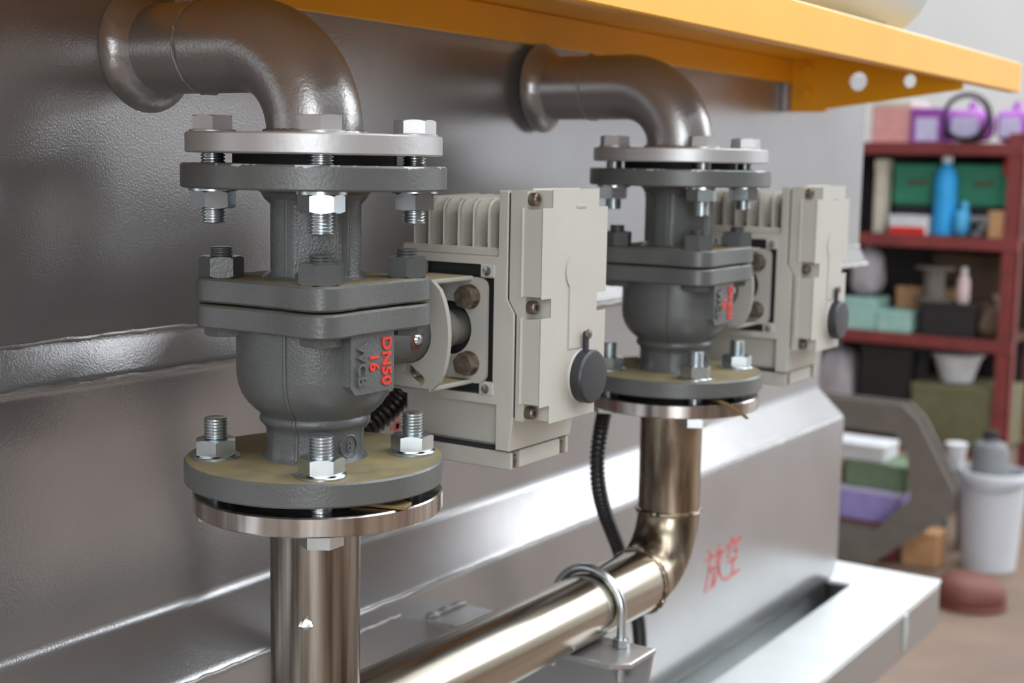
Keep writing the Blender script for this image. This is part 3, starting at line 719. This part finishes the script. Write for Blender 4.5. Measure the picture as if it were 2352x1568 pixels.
MB().box(SHX + 428, SHX + 434, YR + 10, YL - 10, bz(-600), bz(36), 1).build('dark_backing', 'darkbox_surface', sh)  # added dark sheet that keeps the gaps between stored items dark
LV = [b - 1.9 for a, b in levels]
def carton(name, label, cat, mt, y0, y1, h, lv, x=20, depth=220, b=3, tape=None, zoff=0, group='items stored on the red rack'):
    y0, y1 = sorted((by(y0), by(y1))); z0 = LV[lv] + zoff; h *= KB; x0 = SHX + x
    r = thing(name, label, cat, (x0 + depth / 2, (y0 + y1) / 2, z0), group)
    MB().box(x0, x0 + depth, y0, y1, z0, z0 + h, b).build('body', mt, r)
    lid = MB().box(x0 - 2, x0 + depth + 2, y0 - 2, y1 + 2, z0 + h * .86, z0 + h + 1.5, b * .7); lid.build('lid', tape or mt, r)
    return r
def soft(name, label, cat, mt, y0, y1, h, lv, x=15, depth=150, seed=1, mt2=None, zoff=0, group='items stored on the red rack'):
    """limp bag: squarish super-ellipsoid with folds"""
    y0, y1 = sorted((by(y0), by(y1))); z0 = LV[lv] + zoff; h *= KB; rnd = random.Random(seed)
    ph = [rnd.uniform(0, 6.28) for _ in range(6)]
    r = thing(name, label, cat, (SHX + x + depth / 2, (y0 + y1) / 2, z0), group); vs = []; fs = []; n, k = 32, 14
    for j in range(k + 1):
        t = j / k; zz = z0 + h * t; w = (1 - abs(2 * t - 1) ** 3.2) ** .45 * .92 + .08 * (1 - t)
        for i in range(n):
            a = 2 * pi * i / n; c, s = math.cos(a), math.sin(a)
            sx = math.copysign(abs(c) ** .55, c); sy = math.copysign(abs(s) ** .55, s)
            q = w * (1 + .06 * math.sin(3 * a + ph[0] + 4 * t) + .05 * math.sin(7 * a + ph[1] - 6 * t))
            vs.append((SHX + x + depth / 2 + sx * depth / 2 * q, (y0 + y1) / 2 + sy * (y1 - y0) / 2 * q, zz + 4 * math.sin(5 * a + ph[2]) * t * (1 - t)))
    for j in range(k):
        for i in range(n): p = (i + 1) % n; fs.append((j * n + i, j * n + p, (j + 1) * n + p, (j + 1) * n + i))
    fs.append(tuple(range(n))[::-1]); fs.append(tuple(k * n + i for i in range(n)))
    MB().add(vs, fs).build('sack', mt, r, ang=70)
    cx, cy = SHX + x + depth / 2, (y0 + y1) / 2
    MB().tube([(cx, cy, z0 + h * .96), (cx + 4, cy + 6, z0 + h * 1.03), (cx - 6, cy - 10, z0 + h * 1.1)], lambda i: (14, 7, 16)[i], 10).build('tied_neck', mt, r)
    if mt2: MB().box(SHX + x - 3, SHX + x + 3, y0 + (y1 - y0) * .2, y0 + (y1 - y0) * .8, z0 + h * .18, z0 + h * .72, 2).build('label_patch', mt2, r)
    return r
# top shelf
carton('carton', 'pink and cream carton at the left of the rack\'s top shelf', 'box', 'pink_surface', 429, 345, 88, 0, tape='cream_surface')
MB_ = carton('carton', 'small purple packet with a large white square on the top shelf', 'box', 'purple_surface', 341, 281, 72, 0, x=5)
MB().box(SHX + 1, SHX + 4.6, by(284), by(330), LV[0] + 8, LV[0] + 88, 1).build('white_panel', 'lilac_surface', MB_)
soft('plastic_bag', 'middle purple bag under the black cable coil on the top shelf', 'bag', 'purple_surface', 277, 184, 74, 0, seed=3, mt2='lilac_surface')
soft('plastic_bag', 'rightmost purple and lilac bag on the top shelf', 'bag', 'purple_surface', 182, 112, 74, 0, x=62, seed=5, mt2='lilac_surface')
cc = thing('cable_coil', 'black cable coil leaning over the purple bags on the top shelf', 'cable', (SHX, by(225), LV[0]), 'items stored on the red rack')
for k in range(3):
    MB().tube([(SHX - 14 - 6 * k, by(222) + (82 - 4 * k) * math.cos(t), LV[0] + 89 + (82 - 4 * k) * math.sin(t)) for t in [2 * pi * i / 40 for i in range(41)]], 6, 8).build('loop', 'rope_surface', cc)
# second shelf
tl = carton('tool_chest', 'long green tool chest under the rack\'s top shelf', 'chest', 'green_surface', 395, 135, 88, 1, x=120, depth=240, b=8, zoff=105)
for y in (340, 200): MB().tube([(SHX + 118, by(y) - 30, LV[1] + 190), (SHX + 100, by(y) - 26, LV[1] + 190), (SHX + 100, by(y) + 26, LV[1] + 190), (SHX + 118, by(y) + 30, LV[1] + 190)], 5, 8).build('handle', 'shelf', tl)
carton('gap_box', 'black box filling the dark gap beneath the green tool chest', 'bin', 'darkbox_surface', 392, 138, 61, 1, x=130, depth=230, b=6)  # black box put in for a dark gap under the chest
carton('white_board', 'cream panel standing upright at the left of the second shelf', 'panel', 'cream_surface', 424, 398, 158, 1, x=60, depth=60)
bt = thing('blue_bottle', 'bright blue plastic jug in front of the green tool chest', 'jug', (SHX + 70, by(269), LV[1]), 'items stored on the red rack')
MB().lathe([(34, 0), (40, 8), (42, 130), (40, 210), (28, 240), (16, 250), (16, 268), (0, 268)], 28, (SHX + 60, by(269), LV[1])).build('body', 'blue_surface', bt)
MB().lathe([(19, 0), (19, 22), (0, 24)], 20, (SHX + 60, by(269), LV[1] + 262)).build('lid', 'white_surface', bt)
soft('cloth', 'crumpled light blue cloth at the foot of the blue jug', 'cloth', 'blue2_surface', 243, 212, 60, 1, x=8, depth=60, seed=9)
rw = carton('packet', 'white packet with a red front edge on the second shelf', 'packet', 'white_surface', 378, 296, 40, 1, x=10, depth=110)
MB().box(SHX + 4, SHX + 7.5, by(299), by(375), LV[1] + 2, LV[1] + 30, 1).build('red_front', 'redlabel_surface', rw)
carton('carton', 'small tan carton at the right end of the second shelf', 'box', 'cardboard_surface', 170, 138, 55, 1, x=10, depth=90)
carton('tag_card', 'small red card hanging near the right post', 'card', 'redlabel_surface', 158, 138, 36, 1, x=100, depth=14, b=1, zoff=220)
for i, (y, z) in enumerate(((200, 12), (190, 38), (182, 62), (205, 64))):
    o = tag(MB().tube([(SHX + 8, by(y), LV[1] + z), (SHX + 40, by(y) - 25 - 10 * i, LV[1] + z + 6), (SHX + 100, by(y) - 40, LV[1] + z + 12)], 9, 10).build('steel_rod', 'grey_surface', origin=(SHX + 20, by(y), LV[1])), f'{["short", "bent", "thin", "dull"][i]} grey metal rod lying on the second shelf', 'rod', 'items stored on the red rack')
# third shelf
carton('teal_box', 'larger pale teal box at the left of the third shelf', 'box', 'teal_surface', 470, 397, 69, 2, x=4, depth=160, b=5)
carton('teal_box', 'lower pale teal box right of its taller twin', 'box', 'teal_surface', 394, 320, 46, 2, x=4, depth=160, b=5)
carton('carton', 'flattened tan cardboard box lying behind the teal boxes', 'box', 'cardboard_surface', 388, 258, 92, 2, x=190, depth=140)
soft('plastic_bag', 'grey-white plastic bag hanging at the tank\'s right edge', 'bag', 'greybag_surface', 470, 402, 108, 2, x=30, depth=120, seed=12, zoff=122)
pb = thing('pink_bottle', 'small pinkish white bottle standing on scrap on the third shelf', 'bottle', (SHX + 60, by(220), LV[2] + 120), 'items stored on the red rack')
MB().lathe([(18, 0), (22, 6), (22, 80), (12, 100), (9, 118), (0, 118)], 20, (SHX + 60, by(220), LV[2] + 122)).build('body', 'pinkw_surface', pb)
MB().lathe([(11, 0), (11, 16), (0, 17)], 16, (SHX + 60, by(220), LV[2] + 234)).build('lid', 'white_surface', pb)
carton('scrap_box', 'dark brown box of scrap in the middle of the third shelf', 'box', 'darkbox_surface', 300, 185, 71, 2, x=20, depth=150, b=5)
soft('rag_heap', 'dim brown heap of rags at the right of the third shelf', 'rags', 'brown_surface', 183, 136, 78, 2, x=15, depth=150, seed=20)
carton('dark_drum', 'dark box in the shadow behind the pink bottle', 'box', 'brown_surface', 335, 150, 165, 2, x=336, depth=75)
rl = thing('coil_spring', 'dull metal spool behind the cardboard on the third shelf', 'spool', (SHX + 90, by(290), LV[2] + 122), 'items stored on the red rack')
MB().lathe([(70, 0), (70, 10), (38, 14), (38, 110), (70, 114), (70, 124), (0, 124)], 28, (SHX + 105, by(290), LV[2] + 122)).build('spool_body', 'taupe_surface', rl)
# lower shelf
carton('dark_crate', 'black crate in the gloom of the lowest shelf', 'crate', 'darkbox_surface', 430, 318, 200, 3, x=40, depth=260)
carton('olive_bench', 'olive green metal box on the lowest shelf at the right', 'box', 'olive_surface', 312, 112, 130, 3, x=20, depth=260, b=6)
bo = thing('white_basin', 'white plastic basin standing on the olive box', 'basin', (SHX + 110, by(233), LV[3] + 224), 'items stored on the red rack')
MB().lathe([(48, 0), (56, 4), (84, 92), (92, 100), (88, 103), (78, 92), (50, 8), (0, 8)], 36, (SHX + 120, by(233), LV[3] + 224)).build('bowl', 'white_surface', bo)
MB().lathe([(84, 0), (94, 2), (94, 7), (84, 8)], 36, (SHX + 120, by(233), LV[3] + 320)).build('rim', 'white_surface', bo)
soft('plastic_bag', 'grey-mauve plastic bag beside the black crate', 'bag', 'greybag_surface', 540, 446, 190, 3, x=10, depth=180, seed=31)

# grey angled steel bracket standing on the floor, with things in it
AX = CX + KB * (1760 - CX)
def pt(y, z): return (by(y), bz(z))
sb = thing('steel_bracket', 'big grey-brown steel bracket frame standing on the floor beyond the tank', 'bracket', (AX, by(180), FLOOR))
outl = [pt(330, -415), pt(170, -415), pt(140, -440), pt(70, -560), pt(85, -612), pt(215, -719), pt(330, -719)]
inn = [pt(308, -470), pt(182, -470), pt(158, -500), pt(148, -585), pt(212, -655), pt(308, -655)]
v, f = curve_solid([outl, inn], 14)
MB().add(v, f, T(AX, 0, 0) @ YZ).build('front_plate', 'taupe_surface', sb, flat=True)
MB().add(v, f, T(AX + 62, 0, 0) @ YZ).build('rear_plate', 'taupe_surface', sb, flat=True)
for y, z in ((318, -440), (170, -440), (230, -700), (320, -700)):
    MB().box(AX + 7, AX + 55, by(y) - 8, by(y) + 8, bz(z) - 8, bz(z) + 8, 1).build('tie_bar', 'taupe_surface', sb)
GX = AX + 80
def gbox(name, label, cat, mt, y0, y1, z0, z1, x=GX, d=140, mt2=None):
    y0, y1 = sorted((by(y0), by(y1)))
    r = thing(name, label, cat, (x + d / 2, (y0 + y1) / 2, z0 if z0 < -900 else bz(z0)), 'boxes piled behind the grey bracket')
    za = z0 if z0 < -900 else bz(z0)
    MB().box(x, x + d, y0, y1, za, bz(z1), 4).build('body', mt, r)
    MB().box(x - 2, x + d + 2, y0 - 2, y1 + 2, bz(z1) - 14, bz(z1) + 2, 2).build('lid', mt2 or mt, r)
    return r
gbox('dark_box', 'dark red-brown box at the bottom of the pile behind the bracket', 'box', 'shelf', 300, 186, FLOOR, -652)
gbox('lavender_box', 'lavender box with white lid stacked behind the grey bracket', 'box', 'lavender_surface', 297, 178, -651, -590, mt2='lilac_surface')
gbox('mint_box', 'dull green box on top of the lavender box', 'box', 'mint_surface', 290, 170, -588, -540)
gbox('white_tray', 'long white tray topping the pile behind the bracket', 'tray', 'white_surface', 330, 215, -538, -508)
gbox('carton', 'tan carton behind the left edge of the grey bracket', 'box', 'cardboard_surface', 345, 308, FLOOR, -560)
gbox('carton', 'open tan carton on the floor under the grey bracket\'s arm', 'box', 'cardboard_surface', 172, 106, FLOOR, -655, x=AX + 72, d=90)
# bucket
BX, BY = bk(1880, 35, 0)[:2]
bu = thing('white_bucket', 'tall white plastic bucket on the floor at the right edge', 'bucket', (BX, BY, FLOOR))
hb = 312
MB().lathe([(78, 0), (82, 4), (100, hb - 30), (105, hb - 26), (105, hb - 6), (102, hb), (97, hb), (94, hb - 30), (76, 10), (0, 10)], 48, (BX, BY, FLOOR)).build('pail', 'bucket_surface', bu)
MB().tube([(BX, BY + 104 * math.cos(t), FLOOR + hb - 26 - 50 * math.sin(t)) if False else (BX - 30 * math.sin(t) - 80 * math.sin(t), BY + 106 * math.cos(t), FLOOR + hb - 20 - 26 * math.sin(t)) for t in [pi * i / 16 for i in range(17)]], 3, 8).build('handle', 'grey_surface', bu)
tn = thing('grey_canister', 'dark grey canister sticking out of the white bucket', 'canister', (BX, BY, FLOOR + 12))
MB().lathe([(52, 0), (55, 4), (55, 360), (46, 382), (20, 388), (20, 402), (0, 402)], 32, (BX - 4, BY + 12, FLOOR + 12)).build('body', 'grey_surface', tn)
MB().lathe([(24, 0), (24, 20), (0, 22)], 24, (BX - 4, BY + 12, FLOOR + 412)).build('lid', 'darkbox_surface', tn)
# terracotta dome
TX, TY = bk(1640, 3, 0)[:2]
td = thing('terracotta_dome', 'low red-brown domed lump of clay-coloured casting on the floor', 'casting', (TX, TY, FLOOR))
MB().lathe([(84, 0), (96, 14), (98, 34), (92, 58), (76, 76), (50, 86), (24, 88), (0, 88)], 40, (TX, TY, FLOOR), lambda t, r, z: r * (1 + .03 * math.sin(3 * t))).build('dome', 'terracotta_surface', td, ang=60)
MB().lathe([(94, 0), (104, 3), (104, 12), (94, 16)], 40, (TX, TY, FLOOR)).build('foot_ring', 'terracotta_surface', td)
cu_ = thing('white_cup', 'white paper cup on a stool post near the rack', 'cup', bk(1990, 134, -562))
x, y, z = bk(1990, 134, -562)
MB().lathe([(24, 0), (26, 2), (34, 72), (36, 74), (33, 74), (24, 4), (0, 4)], 28, (x, y, z)).build('wall', 'white_surface', cu_)
MB().lathe([(33, 0), (37, 2), (33, 4)], 28, (x, y, z + 71)).build('rim', 'white_surface', cu_)
so = thing('small_stool', 'small grey stool holding the white cup', 'stool', (x, y, FLOOR))
MB().box(x - 60, x + 60, y - 50, y + 50, z - 20, z - .3, 4).build('seat', 'grey_surface', so)
for a in (-1, 1):
    for b in (-1, 1): MB().box(x + a * 48 - 9, x + a * 48 + 9, y + b * 38 - 9, y + b * 38 + 9, FLOOR, z - 20.3, 1).build('leg', 'grey_surface', so)
